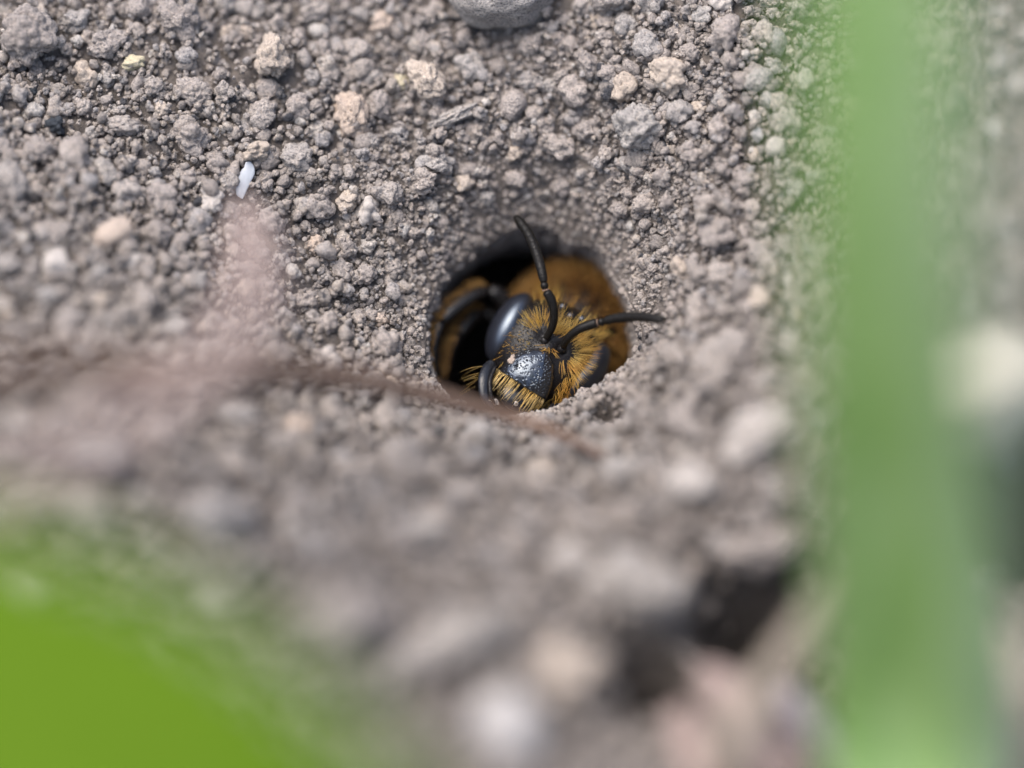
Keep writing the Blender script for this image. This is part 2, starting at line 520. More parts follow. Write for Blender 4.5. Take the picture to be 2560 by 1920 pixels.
# ------------------------------------------------------------------ loose soil
def place_rock(name, px, py, wpx, hpx, kind, mat, label, cat, sub=5, seed=1, sink=0.0, rot=None, tall=None, w=None, group=None):
    p = hit(px, py) if w is None else P(px, py, w)
    if p is None:
        return None
    _, _, dz = to_px(p)
    mmpx = FW / 2560 * (FD + dz) / FD
    rx, rz = wpx * mmpx / 2, hpx * mmpx / 2
    ry = (rx + rz) / 2 if tall is None else tall * mmpx / 2
    v, f = rock(seed, sub, kind)
    v = v / np.abs(v).max(0)
    r_ = np.random.default_rng(seed + 999)
    v = v[:, r_.permutation(3)] * np.sign(r_.uniform(-1, 1, 3))
    a = 0.0 if rot is None else math.radians(rot)
    x = v[:, 0] * rx; u = v[:, 1] * rz; d = v[:, 2] * ry
    x, u = x * math.cos(a) - u * math.sin(a), x * math.sin(a) + u * math.cos(a)
    wv = np.outer(x, R) + np.outer(u, U) + np.outer(d, -F)
    c = p + (-F * 0.35 + np.array([0, 0, 0.2])) * ry * (1 - sink)
    o = obj(name, c + wv, f, M[mat], origin=c)
    tag(o, label, cat, group)
    return o, c, max(rx, rz)

NAMED = [  # px, py, width, height in pixels, kind, material, label, name
    (1255, 5, 290, 190, 'pebble', 'blue', 'big smooth speckled grey pebble cut by the top edge above the burrow', 'pebble', 0),
    (72, 105, 165, 165, 'clod', 'grey', 'largest rough clod in the upper left corner', 'soil_clod', 0),
    (262, 118, 130, 84, 'clod', 'grey', 'wedge-shaped clod just right of the largest corner clod', 'soil_clod', 15),
    (188, 60, 95, 70, 'crumb', 'grey', 'small lumpy clod between the corner clod and wedge clod', 'soil_clod', 30),
    (452, 62, 160, 120, 'crumb', 'grey', 'knobbly jagged clod near the top edge at upper left', 'soil_clod', -10),
    (683, 150, 98, 128, 'clod', 'tan', 'upright oval tan stone standing alone below the top edge', 'pebble', 8),
    (668, 232, 66, 62, 'pebble', 'grey', 'round small stone right under the upright oval tan stone', 'pebble', 0),
    (488, 243, 112, 82, 'clod', 'grey', 'blocky clod with a crumb stuck on its right side', 'soil_clod', -12),
    (562, 238, 58, 66, 'crumb', 'grey', 'crumbly lump stuck to the right side of the blocky clod', 'soil_crumb', 0),
    (312, 320, 98, 62, 'clod', 'grey', 'flat-topped clod below the pale crumb at upper left', 'soil_clod', 5),
    (480, 352, 120, 92, 'crumb', 'grey', 'irregular lumpy clod up and left of the pale husk', 'soil_clod', -20),
    (335, 165, 60, 52, 'crumb', 'yellow', 'pale yellowish crumb below the wedge-shaped clod', 'soil_crumb', 0),
    (880, 292, 108, 135, 'clod', 'orange', 'orange-tan pitted clod with dark shadow on its right', 'soil_clod', 10),
    (950, 268, 62, 78, 'crumb', 'grey', 'lumpy crumb resting against the orange-tan pitted clod', 'soil_crumb', 0),
    (890, 142, 105, 82, 'clod', 'grey', 'blurred clod above the orange-tan pitted clod', 'soil_clod', 0),
    (1000, 208, 62, 52, 'crumb', 'yellow', 'little bright yellow crumb beside the yellowish long stone', 'soil_crumb', 0),
    (1070, 205, 88, 130, 'clod', 'tan', 'long yellowish stone leaning right beside the bright yellow crumb', 'pebble', 32),
    (1668, 197, 122, 100, 'clod', 'tan', 'pale angular stone at upper right of the burrow', 'pebble', -25),
    (1592, 330, 125, 130, 'clod', 'blue', 'blue-grey rounded clod below the pale angular stone', 'soil_clod', 10),
    (1322, 206, 62, 60, 'clod', 'grey', 'round pitted crumb above the facetted stone behind the burrow', 'soil_crumb', 0),
    (1283, 268, 72, 88, 'pebble', 'grey', 'facetted wedge stone on the slope behind the burrow', 'pebble', -15),
    (1330, 118, 72, 58, 'clod', 'grey', 'tan-grey crumb right under the big smooth pebble', 'soil_crumb', 0),
    (1468, 165, 66, 92, 'clod', 'grey', 'tall speckled crumb left of the pale angular stone', 'soil_crumb', 12),
    (1135, 300, 150, 46, 'clod', 'grey', 'long slanting ridge of caked soil behind the burrow', 'soil_clod', 28),
    (1060, 462, 88, 82, 'crumb', 'grey', 'knobbly crumb on the brink at upper left of the burrow', 'soil_crumb', 0),
    (1092, 412, 96, 62, 'crumb', 'grey', 'lumpy twin crumb just above the knobbly brink crumb', 'soil_crumb', -15),
    (638, 385, 86, 66, 'crumb', 'tan', 'warm brown crumb touching the upper end of the pale husk', 'soil_crumb', 15),
    (570, 462, 62, 66, 'crumb', 'grey', 'crumb touching the left side of the pale husk', 'soil_crumb', 0),
    (530, 505, 66, 74, 'crumb', 'pale', 'pale lump below and left of the pale husk', 'soil_crumb', 0),
    (668, 452, 56, 70, 'crumb', 'grey', 'crumb touching the right side of the pale husk', 'soil_crumb', 0),
    (140, 322, 60, 56, 'crumb', 'black', 'black charcoal-like crumb at upper left', 'soil_crumb', 0),
    (82, 233, 34, 26, 'grain', 'black', 'small black fleck under the corner clod', 'soil_crumb', 0),
    (790, 618, 56, 58, 'clod', 'orange', 'round orange-tan pebble crowned with crumbs left of the burrow', 'pebble', 0),
    (765, 758, 76, 82, 'crumb', 'grey', 'large lumpy crumb midway between brown stem and burrow', 'soil_crumb', 0),
    (870, 505, 66, 70, 'crumb', 'tan', 'light tan crumb between the husk and the burrow', 'soil_crumb', -20),
    (105, 385, 104, 82, 'clod', 'grey', 'blurred rounded clod near the left edge', 'soil_clod', 0),
    (32, 470, 92, 130, 'clod', 'grey', 'tall blurred clod touching the left edge', 'soil_clod', 0),
    (288, 592, 118, 74, 'pebble', 'orange', 'blurred orange-tan pebble on the left slope', 'pebble', 22),
    (392, 590, 88, 72, 'clod', 'grey', 'blurred grey clod right of the orange-tan pebble', 'soil_clod', 0),
    (148, 672, 80, 100, 'pebble', 'pale', 'blurred pale oval pebble on the left slope', 'pebble', 20),
    (328, 662, 64, 54, 'pebble', 'pale', 'small blurred pale pebble under the orange-tan one', 'pebble', 0),
    (122, 742, 70, 54, 'pebble', 'blue', 'blurred blue-grey pebble under the pale oval one', 'pebble', 0),
    (130, 590, 120, 74, 'clod', 'grey', 'long blurred grey clod at left above the pale oval pebble', 'soil_clod', 10),
    (1720, 140, 64, 66, 'clod', 'grey', 'angular crumb up and right of the pale angular stone', 'soil_crumb', 0),
    (1890, 205, 88, 70, 'pebble', 'blue', 'smooth blue-grey pebble beside the grass blade', 'pebble', 25),
    (1922, 255, 60, 56, 'pebble', 'blue', 'small bluish pebble touching the smooth one by the grass', 'pebble', 0),
    (1895, 340, 42, 42, 'grain', 'white', 'bright white quartz grain left of the grass blade', 'pebble', 0),
    (1938, 372, 54, 56, 'pebble', 'pale', 'round pale pebble below the white quartz grain', 'pebble', 0),
    (1730, 390, 74, 64, 'crumb', 'grey', 'lumpy crumb right of the blue-grey rounded clod', 'soil_crumb', 0),
    (1800, 690, 96, 66, 'crumb', 'grey', 'hooked lumpy clod right of the burrow', 'soil_clod', -8),
    (1940, 230, 0, 0, None, None, None, None, 0),
    (1800, 925, 190, 150, 'clod', 'grey', 'large blurred clod on the bank right of the burrow', 'soil_clod', 25),
    (1890, 1105, 210, 150, 'clod', 'pale', 'large blurred pale clod on the bank left of the grass', 'soil_clod', 30),
    (2440, 1010, 430, 320, 'pebble', 'cream', 'big blurred cream stone at the right edge behind the grass', 'pebble', 35),
    (1265, 1840, 190, 215, 'pebble', 'white', 'blurred white pebble at the bottom edge', 'pebble', 20),
    (1420, 1410, 130, 120, 'clod', 'pale', 'blurred pale clod up and left of the big clod by the gap', 'soil_clod', 0),
    (1600, 1490, 290, 200, 'clod', 'grey', 'large blurred clod left of the black gap', 'soil_clod', -20),
    (1900, 1385, 260, 150, 'clod', 'grey', 'large blurred clod overhanging the black gap', 'soil_clod', 15),
    (1110, 1620, 420, 110, 'clod', 'grey', 'long slanting blurred ridge above the white pebble', 'soil_clod', 26),
    (870, 1560, 260, 160, 'clod', 'grey', 'wide blurred clod at left of the slanting ridge', 'soil_clod', 10),
    (560, 1300, 230, 150, 'clod', 'grey', 'wide blurred clod above the broad leaf', 'soil_clod', -12),
    (260, 1150, 200, 130, 'clod', 'blue', 'blurred bluish clod on the left foreground slope', 'soil_clod', 0),
    (1170, 1240, 110, 90, 'clod', 'grey', 'blurred round clod in the middle foreground', 'soil_clod', 0),
    (1735, 1215, 150, 110, 'pebble', 'pale', 'blurred pale round pebble in the right foreground', 'pebble', 0),
    (1420, 1690, 240, 190, 'clod', 'tan', 'blurred tan clod right of the white pebble', 'soil_clod', 10),
    (2530, 1720, 230, 300, 'clod', 'tan', 'blurred beige clod in the lower right corner', 'soil_clod', 20),
]
LAND = []
for q, (px, py, wp, hp, kind, mat, label, name, rot) in enumerate(NAMED):
    if kind is None:
        continue
    got = place_rock(name, px, py, wp, hp, kind, mat, label, 'pebble' if name == 'pebble' else 'clod' if name == 'soil_clod' else 'crumb', 5 if wp > 55 else 4, 100 + q, rot=rot)
    if got:
        o, c, r_ = got
        LAND.append((px, py, wp, hp, c, r_))

# the countable middle-sized crumbs, one object each
LM = [(1255, 60, 'big smooth pebble'), (72, 105, 'largest corner clod'), (262, 118, 'wedge-shaped clod'), (452, 62, 'knobbly jagged clod'), (683, 150, 'upright oval tan stone'),
      (488, 243, 'blocky clod'), (312, 320, 'flat-topped clod'), (880, 292, 'orange-tan pitted clod'), (1070, 205, 'long yellowish stone'), (1668, 197, 'pale angular stone'),
      (1592, 330, 'blue-grey rounded clod'), (1283, 268, 'facetted wedge stone'), (1060, 462, 'knobbly brink crumb'), (614, 452, 'pale husk'), (140, 322, 'black crumb'),
      (790, 618, 'crumb-crowned pebble'), (765, 758, 'large lumpy crumb'), (288, 592, 'blurred orange-tan pebble'), (148, 672, 'pale oval pebble'), (1890, 205, 'smooth blue-grey pebble'),
      (1800, 690, 'hooked lumpy clod'), (1800, 925, 'large bank clod'), (1330, 800, 'burrow'), (1235, 1805, 'white pebble'), (1420, 1410, 'blurred pale clod below the burrow'), (560, 1300, 'wide clod above the leaf')]
proto = {}
for kind in ('crumb', 'clod'):
    for s in range(7):
        v, f = rock(500 + s + (50 if kind == 'clod' else 0), 4, kind)
        for mat in ('grey', 'tan', 'pale', 'blue', 'orange'):
            pass
        proto[(kind, s)] = (v, f)
meshes = {}
spots, tries = [], 0
while len(spots) < 232 and tries < 9000:
    tries += 1
    px, py = random.uniform(-20, 2560), random.uniform(-10, 1500)
    if py > 1080 and random.random() < 0.75: continue
    if px > 2020 and random.random() < 0.8: continue
    size = random.choice([36, 42, 50, 58, 66, 74]) * (1.5 if py > 1000 else 1.0)
    if any((px - a) ** 2 + ((py - b) * 1.1) ** 2 < ((max(wp, hp) + size) * 0.47) ** 2 for a, b, wp, hp, _, _ in LAND): continue
    if any((px - a) ** 2 + (py - b) ** 2 < ((s + size) * 0.55) ** 2 for a, b, s in spots): continue
    if 1000 < px < 1680 and 540 < py < 1075: continue
    if abs(px - 614) < 45 and abs(py - 452) < 70: continue
    p = hit(px, py)
    if p is None or HD(p[None, :2])[0] < 0.5: continue
    spots.append((px, py, size))
crumbs = {}
for px, py, size in spots:
    p = hit(px, py)
    _, _, dz = to_px(p)
    r_ = size * FW / 2560 * (FD + dz) / FD / 2
    kind, s = random.choice(('crumb', 'crumb', 'clod')), random.randrange(7)
    mat = random.choices(('grey', 'tan', 'pale', 'blue', 'orange'), (84, 8, 2, 4, 2))[0]
    if (kind, s, mat) not in meshes:
        meshes[(kind, s, mat)] = mesh_of('soil_crumb', *proto[(kind, s)], M[mat])
    o = bpy.data.objects.new('soil_crumb', meshes[(kind, s, mat)])
    col.objects.link(o)
    o.location = Vector((p + np.array([0, 0, r_ * 0.4]) - F * r_ * 0.25) * S)
    o.rotation_euler = [random.uniform(0, 6.28) for _ in range(3)]
    o.scale = [r_ * random.uniform(0.85, 1.2) for _ in range(3)]
    lx, ly, ln = min(LM, key=lambda t: (t[0] - px) ** 2 + (t[1] - py) ** 2)
    dx, dy = px - lx, py - ly
    rel = ('right of' if dx > 0 else 'left of') if abs(dx) > abs(dy) else ('below' if dy > 0 else 'above')
    lab = '%s %s soil crumb %s the %s' % ('tiny' if size < 42 else 'small' if size < 60 else 'sizeable', {'grey': 'grey-brown', 'tan': 'tan', 'pale': 'pale', 'blue': 'blue-grey', 'orange': 'orange-tan'}[mat], rel, ln)
    crumbs.setdefault(lab, []).append((math.hypot(dx, dy), o))
ORD = ['nearest of these', 'second nearest', 'third nearest', 'fourth nearest', 'fifth nearest', 'sixth nearest', 'seventh nearest', 'eighth nearest']
for lab, lst in crumbs.items():
    for q, (_, o) in enumerate(sorted(lst, key=lambda t: t[0])):
        tag(o, lab if len(lst) == 1 else lab + ', ' + ORD[min(q, 7)], 'crumb', 'loose soil crumbs round the burrow')

# the uncountable grains: one object
def grain_points():
    pts, siz = [], []
    def add(n, x0, x1, y0, y1, med, sig, cap, keep=None, lift=0.35, pile=0.0):
        xy = np.column_stack([rng.uniform(x0, x1, n), rng.uniform(y0, y1, n)])
        hd = HD(xy)
        ok = hd > 0.03
        for c, r_, d_ in PITS:                    # hardly any loose grains inside the deep gaps
            ok &= ~((((xy - c) ** 2).sum(1) < (r_ * 1.05) ** 2) & (d_ > 5))
        if keep is not None:
            ok &= keep(xy)
        xy, hd = xy[ok], hd[ok]
        d = np.minimum(med * np.exp(sig * rng.normal(size=len(xy))), cap)
        d = np.minimum(d, 0.16 + 0.35 * hd)
        z = H(xy) + d * rng.uniform(-0.15, lift, len(xy)) + pile * rng.random(len(xy)) ** 2 * np.clip(hd, 0, 1)
        pts.append(np.column_stack([xy, z])); siz.append(d)
    big = dict(x0=-26, x1=26, y0=-26, y1=26)
    infocus = lambda xy: (np.abs(xy[:, 0]) < 17) & (xy[:, 1] > -6) & (xy[:, 1] < 15)
    clump = lambda xy: fbm(np.column_stack([xy, xy[:, 0] * 0]) * 0.5, 71, 2) > rng.uniform(-1.0, 0.9, len(xy))
    add(33000, med=0.25, sig=0.42, cap=0.7, pile=0.42, **big)
    add(5200, med=0.46, sig=0.25, cap=0.8, lift=0.3, pile=0.12, keep=clump, **big)
    add(25000, -17, 17, -6, 16, 0.15, 0.3, 0.26, keep=infocus, lift=0.5, pile=0.38)
    add(9000, -5, 6.5, -3, 9, 0.13, 0.3, 0.22, lift=0.5, pile=0.05)
    # burrow walls
    ti = rng.integers(36, 64, 3600); ai = rng.integers(0, NA, 3600)
    w = np.stack([verts[a][b] for a, b in zip(ti, ai)])
    pts.append(w); siz.append(0.15 * np.exp(0.35 * rng.normal(size=len(w))))
    return np.vstack(pts), np.concatenate(siz)
gp, gs = grain_points()
# keep the lens and the bee free of grains
NG = len(gp)
shapes = bpy.data.collections.new('grain_shapes')
for s in range(14):
    kind = 'grain' if s < 5 else 'crumb'
    v, f = rock(900 + s, 3, kind)
    if s >= 9:                                   # aggregates of several grains
        r_ = np.random.default_rng(s); parts = []
        for q in range(r_.integers(6, 12)):
            pv, pf = rock(1300 + 20 * s + q, 2, 'grain')
            off = r_.normal(size=3); off /= np.linalg.norm(off)
            parts.append((pv * r_.uniform(0.32, 0.62) + off * r_.uniform(0.35, 0.62), pf))
        v, f = merge(*parts)
    o = bpy.data.objects.new('grain_shape_%02d' % s, mesh_of('grain', v * 0.5, f, M['mixed']))
    shapes.objects.link(o)
me = bpy.data.meshes.new('soil_grains')
me.from_pydata((gp * S).tolist(), [], [])
a = me.attributes.new('gscale', 'FLOAT_VECTOR', 'POINT')
a.data.foreach_set('vector', (gs[:, None] * rng.uniform(0.75, 1.25, (NG, 3))).astype(np.float32).ravel())
a = me.attributes.new('grot', 'FLOAT_VECTOR', 'POINT')
a.data.foreach_set('vector', rng.uniform(0, 6.283, (NG, 3)).astype(np.float32).ravel())
a = me.attributes.new('gidx', 'INT', 'POINT')
a.data.foreach_set('value', rng.integers(0, 14, NG).astype(np.int32))
grains = bpy.data.objects.new('soil_grains', me)
col.objects.link(grains)
tag(grains, 'fine loose grains and crumbs of dry grey-brown soil', 'soil', kind='stuff')
ng = bpy.data.node_groups.new('scatter_grains', 'GeometryNodeTree')
ng.interface.new_socket('Geometry', in_out='INPUT', socket_type='NodeSocketGeometry')
ng.interface.new_socket('Geometry', in_out='OUTPUT', socket_type='NodeSocketGeometry')
gi, go = ng.nodes.new('NodeGroupInput'), ng.nodes.new('NodeGroupOutput')
ci = ng.nodes.new('GeometryNodeCollectionInfo')
ci.inputs['Collection'].default_value = shapes
ci.inputs['Separate Children'].default_value = True
ci.inputs['Reset Children'].default_value = True
iop = ng.nodes.new('GeometryNodeInstanceOnPoints')
iop.inputs['Pick Instance'].default_value = True
def named(nm, dt):
    q = ng.nodes.new('GeometryNodeInputNamedAttribute'); q.data_type = dt
    q.inputs['Name'].default_value = nm
    return q.outputs['Attribute']
e2r = ng.nodes.new('FunctionNodeEulerToRotation')
ng.links.new(named('grot', 'FLOAT_VECTOR'), e2r.inputs[0])
ng.links.new(gi.outputs[0], iop.inputs['Points'])
ng.links.new(ci.outputs[0], iop.inputs['Instance'])
ng.links.new(named('gidx', 'INT'), iop.inputs['Instance Index'])
ng.links.new(e2r.outputs[0], iop.inputs['Rotation'])
ng.links.new(named('gscale', 'FLOAT_VECTOR'), iop.inputs['Scale'])
ng.links.new(iop.outputs[0], go.inputs[0])
md = grains.modifiers.new('scatter', 'NODES')
md.node_group = ng

# ------------------------------------------------------------------ the bee
HO = P(1380, 857, 0.30)                       # between the antennal sockets
PITCH, ROLL = math.radians(14), math.radians(33)
hx = math.cos(ROLL) * R - math.sin(ROLL) * U
hy0 = math.sin(ROLL) * R + math.cos(ROLL) * U
hz0 = -F
hy = math.cos(PITCH) * hy0 - math.sin(PITCH) * hz0
hz = math.cos(PITCH) * hz0 + math.sin(PITCH) * hy0
HM = np.column_stack([hx, hy, hz])
def HL(p):                                     # head-local mm -> world mm
    return HO + np.asarray(p, float) @ HM.T

A_, BT, BB = 1.62, 1.55, 1.62                  # half width, height above and below the sockets
def face_z(x, y):
    rho = np.sqrt((x / A_) ** 2 + np.where(y > -0.1, (y + 0.1) / (BT + 0.1), (y + 0.1) / BB) ** 2)
    rho = np.clip(rho, 0, 0.999)
    z = -1.15 + 1.15 * (1 - rho ** 3.2) ** 0.5
    z = z + 0.10 * np.exp(-((x / 0.25) ** 2 + ((y + 0.35) / 0.5) ** 2))                  # ridge between the antennae
    z = z - 0.06 * np.exp(-(((np.abs(x) - 0.34) / 0.16) ** 2 + (y / 0.16) ** 2))          # socket dimples
    z = z - 0.05 * np.exp(-((x / 0.10) ** 2 + ((y - 0.6) / 0.35) ** 2))
    return z
bee = empty('bee', HL((0, 0, -1.0)))
tag(bee, 'black and golden-haired bee peering out of its burrow in the soil', 'bee')

def ell_ring(c, ax, ay, m):
    t = np.linspace(0, 2 * math.pi, m, endpoint=False)
    return c + np.outer(np.cos(t), ax) + np.outer(np.sin(t), ay)
m_ = 72
tt = np.linspace(0, 2 * math.pi, m_, endpoint=False)
rings = []
for rho in np.concatenate([np.linspace(0.03, 0.9, 26), [0.94, 0.97, 0.985, 0.996]]):
    x = A_ * rho * np.cos(tt)
    y = -0.1 + rho * np.where(np.sin(tt) > 0, BT + 0.1, BB) * np.sin(tt)
    rings.append(HL(np.column_stack([x, y, face_z(x, y)])))
for a_ in np.linspace(0.15, 1.0, 9):           # back of the head
    s_ = math.cos(a_ * 1.25)
    x = A_ * s_ * np.cos(tt); y = -0.05 + s_ * 1.58 * np.sin(tt)
    rings.append(HL(np.column_stack([x, y, np.full(m_, -1.15 - 0.75 * math.sin(a_ * 1.4))])))
TC = P(1442, 832, 4.1)
neck = HL((0, 0.05, -1.95))
ax = TC - neck; ax /= np.linalg.norm(ax)
def perp(axv):
    e1 = hx - axv * (hx @ axv); e1 /= np.linalg.norm(e1)
    return e1, np.cross(axv, e1) * -1
e1, e2 = perp(ax)
if e2 @ hy < 0: e2 = -e2
TR = 1.95
for s_ in np.linspace(-0.96, 0.95, 22):
    r_ = TR * math.sqrt(1 - s_ ** 2) ** 0.85
    rings.append(ell_ring(TC + ax * s_ * 1.75, e1 * r_, e2 * r_ * 0.97, m_))
AC = TC + ax * 1.9 + TD * 2.9
for s_ in np.linspace(-0.97, 0.99, 22):
    r_ = 1.95 * math.sqrt(max(1e-4, 1 - s_ ** 2)) ** 0.9
    f1, f2 = perp(TD)
    if f2 @ hy < 0: f2 = -f2
    rings.append(ell_ring(AC + TD * s_ * 3.0, f1 * r_, f2 * r_, m_))
bv = np.vstack(rings)
bf = []
for i_ in range(len(rings) - 1):
    for j_ in range(m_):
        k2 = (j_ + 1) % m_
        bf.append((i_ * m_ + j_, (i_ + 1) * m_ + j_, (i_ + 1) * m_ + k2, i_ * m_ + k2))
bf.append(tuple(range(m_))); bf.append(tuple((len(rings) - 1) * m_ + j_ for j_ in range(m_))[::-1])
body = obj('body', bv, bf, M['cuticle'], parent=bee)

# eyes
sv, sf = ico(5)
for sgn in (-1, 1):
    e = sv * np.array([0.52, 1.16, 0.88])
    e[:, 0] += -0.10 * sgn * 0 + 0.05 * sgn * (1 - (e[:, 1] / 1.14) ** 2)
    a_ = math.radians(4) * sgn
    x = e[:, 0] * math.cos(a_) + e[:, 1] * math.sin(a_); y = -e[:, 0] * math.sin(a_) + e[:, 1] * math.cos(a_)
    e = np.column_stack([x + sgn * 1.29, y - 0.02, e[:, 2] - 1.08])
    obj('compound_eye', HL(e), sf, M['eye'], parent=bee)
# ocelli
for x, y in ((0.03, 1.02), (-0.31, 1.17), (0.36, 1.17)):
    z = float(face_z(np.array([x]), np.array([y]))[0])
    v, f = ico(3)
    obj('ocellus', HL(v * 0.125 + np.array([x, y, z + 0.03])), f, M['ocellus'], parent=bee)
# clypeus: a domed, pitted plate
nx, ny = 150, 130
cv, cf = [], []
def clyp(s, t):                                 # s -1..1 across, t 0 (lower edge)..1 (top)
    half = 0.80 - 0.10 * t - 0.30 * t ** 3
    x = s * half - 0.04
    y = -1.62 + 1.28 * t - 0.10 * s * s * (1 - t) * -1 - 0.16 * s * s * t
    z0 = face_z(np.array([x]), np.array([y]))[0]
    edge = (1 - abs(s) ** 3.0) ** 0.6 * min(1.0, (1 - t ** 4.0)) ** 0.7
    z = z0 * (0.15 + 0.85 * t) + 0.02 + 0.26 * edge * (0.80 + 0.20 * math.sin(math.pi * min(1, t + 0.15))) + 0.22 * (1 - t) * (1 - 0.6 * s * s) - 0.16 * (1 - t) ** 6
    return x, y, z
for b_ in range(ny + 1):
    for a_ in range(nx + 1):
        cv.append(clyp(-1 + 2 * a_ / nx, b_ / ny))
cv = np.array(cv)
cv[:, 2] += 0.005 * fbm(cv * 5, 3, 2)
pits = np.column_stack([rng.uniform(-0.8, 0.75, 330), rng.uniform(-1.65, -0.4, 330)])      # punctures, thinning out on the shiny top
keep_p = rng.random(330) < 0.35 + 0.65 * np.clip(np.hypot((pits[:, 0] + 0.15) / 0.55, (pits[:, 1] + 0.95) / 0.5), 0, 1) ** 2
for q in pits[keep_p]:
    near_p = (np.abs(cv[:, 0] - q[0]) < 0.05) & (np.abs(cv[:, 1] - q[1]) < 0.05)
    dd = np.hypot(cv[near_p, 0] - q[0], cv[near_p, 1] - q[1])
    cv[near_p, 2] -= 0.021 * np.exp(-(dd / 0.017) ** 2)
for b_ in range(ny):
    for a_ in range(nx):
        p0 = b_ * (nx + 1) + a_
        cf.append((p0, p0 + 1, p0 + nx + 2, p0 + nx + 1))
back = cv.copy(); back[:, 2] -= 0.45
n0 = len(cv)
border = [a_ for a_ in range(nx + 1)] + [b_ * (nx + 1) + nx for b_ in range(1, ny + 1)] + [ny * (nx + 1) + a_ for a_ in range(nx - 1, -1, -1)] + [b_ * (nx + 1) for b_ in range(ny - 1, 0, -1)]
for q in range(len(border)):
    a_, b_ = border[q], border[(q + 1) % len(border)]
    cf.append((b_, a_, n0 + a_, n0 + b_))
obj('clypeus', HL(np.vstack([cv, back])), cf, M['clypeus'], parent=bee)
# labrum under the clypeus
v, f = ico(4)
obj('labrum', HL(v * np.array([0.52, 0.42, 0.22]) + np.array([0.0, -1.86, -0.42])), f, M['mandible'], parent=bee)
# mandibles
for sgn in (-1, 1):
    pts = [HL((sgn * 1.16, -1.30, -0.55)), HL((sgn * 1.17, -1.62, -0.34)), HL((sgn * 1.08, -2.02, -0.16)), HL((sgn * 0.80, -2.42, -0.12)), HL((sgn * 0.34, -2.62, -0.16))]
    v, f = tube(pts, [0.12, 0.17, 0.18, 0.15, 0.05], 44, 20, flat=0.6)
    mn = obj('mandible', v, f, M['mandible'], parent=bee)
    pts2 = [HL((sgn * 1.02, -1.45, -0.20)), HL((sgn * 0.92, -1.95, -0.07)), HL((sgn * 0.66, -2.33, -0.03)), HL((sgn * 0.42, -2.48, -0.08))]
    v, f = tube(pts2, [0.05, 0.07, 0.065, 0.03], 30, 10)
    obj('ridge', v, f, M['cuticle'], parent=mn)

# antennae: scape, pedicel, ringed flagellum
def antenna(scape, ped, flag):
    an = empty('antenna', bee['_o']); an.location = (0, 0, 0); an.parent = bee
    v, f = tube(scape, [0.10, 0.115, 0.13, 0.145, 0.135], 40, 16)
    obj('scape', v, f, M['antenna'], parent=an)
    v, f = tube(ped, [0.085, 0.12, 0.095], 14, 14)
    obj('pedicel', v, f, M['antenna'], parent=an)
    v, f = tube([ped[0] + (scape[-2] - scape[-1]) * 0.02, ped[0] + (ped[1] - ped[0]) * 0.35], [0.118, 0.112], 8, 14)
    obj('joint_ring', v, f, M['brown'], parent=an)
    n = 121
    path = spline(flag, n)
    t = np.linspace(0, 1, n)
    rad = np.interp(t, [0, 0.08, 0.5, 0.9, 1.0], [0.095, 0.135, 0.158, 0.150, 0.09])
    seg = (t * 11) % 1
    rad = rad * (1 - 0.10 * np.exp(-(np.minimum(seg, 1 - seg) / 0.06) ** 2))
    rad[-3:] *= [0.9, 0.7, 0.3]
    T, N, B = frames(path)
    a_ = np.linspace(0, 2 * math.pi, 16, endpoint=False)
    v = (path[:, None] + rad[:, None, None] * (np.cos(a_)[None, :, None] * N[:, None] + np.sin(a_)[None, :, None] * B[:, None])).reshape(-1, 3)
    f = [(i_ * 16 + j_, i_ * 16 + (j_ + 1) % 16, (i_ + 1) * 16 + (j_ + 1) % 16, (i_ + 1) * 16 + j_) for i_ in range(n - 1) for j_ in range(16)]
    f.append(tuple(range(16))[::-1]); f.append(tuple((n - 1) * 16 + j_ for j_ in range(16)))
    obj('flagellum', v, f, M['antenna'], parent=an)
    v, f = ico(3)
    base_p = np.asarray(scape[0])
    obj('socket', base_p + v * 0.14, f, M['cuticle'], parent=an)
antenna([P(1362, 852, 0.30), P(1381, 815, -0.05), P(1385, 780, -0.25), P(1377, 748, -0.35), P(1364, 726, -0.40)],
        [P(1364, 727, -0.40), P(1361, 714, -0.42), P(1359, 703, -0.45)],
        [P(1360, 706, -0.45), P(1351, 665, -0.3), P(1336, 618, 0.1), P(1316, 577, 0.5), P(1288, 540, 0.9)])
antenna([P(1405, 872, 0.25), P(1420, 845, -0.15), P(1447, 823, -0.4), P(1475, 812, -0.5), P(1494, 807, -0.55)],
        [P(1492, 807, -0.55), P(1503, 805, -0.58), P(1513, 801, -0.6)],
        [P(1510, 803, -0.6), P(1545, 795, -0.9), P(1590, 792, -1.3), P(1630, 795, -1.7), P(1662, 801, -2.0)])

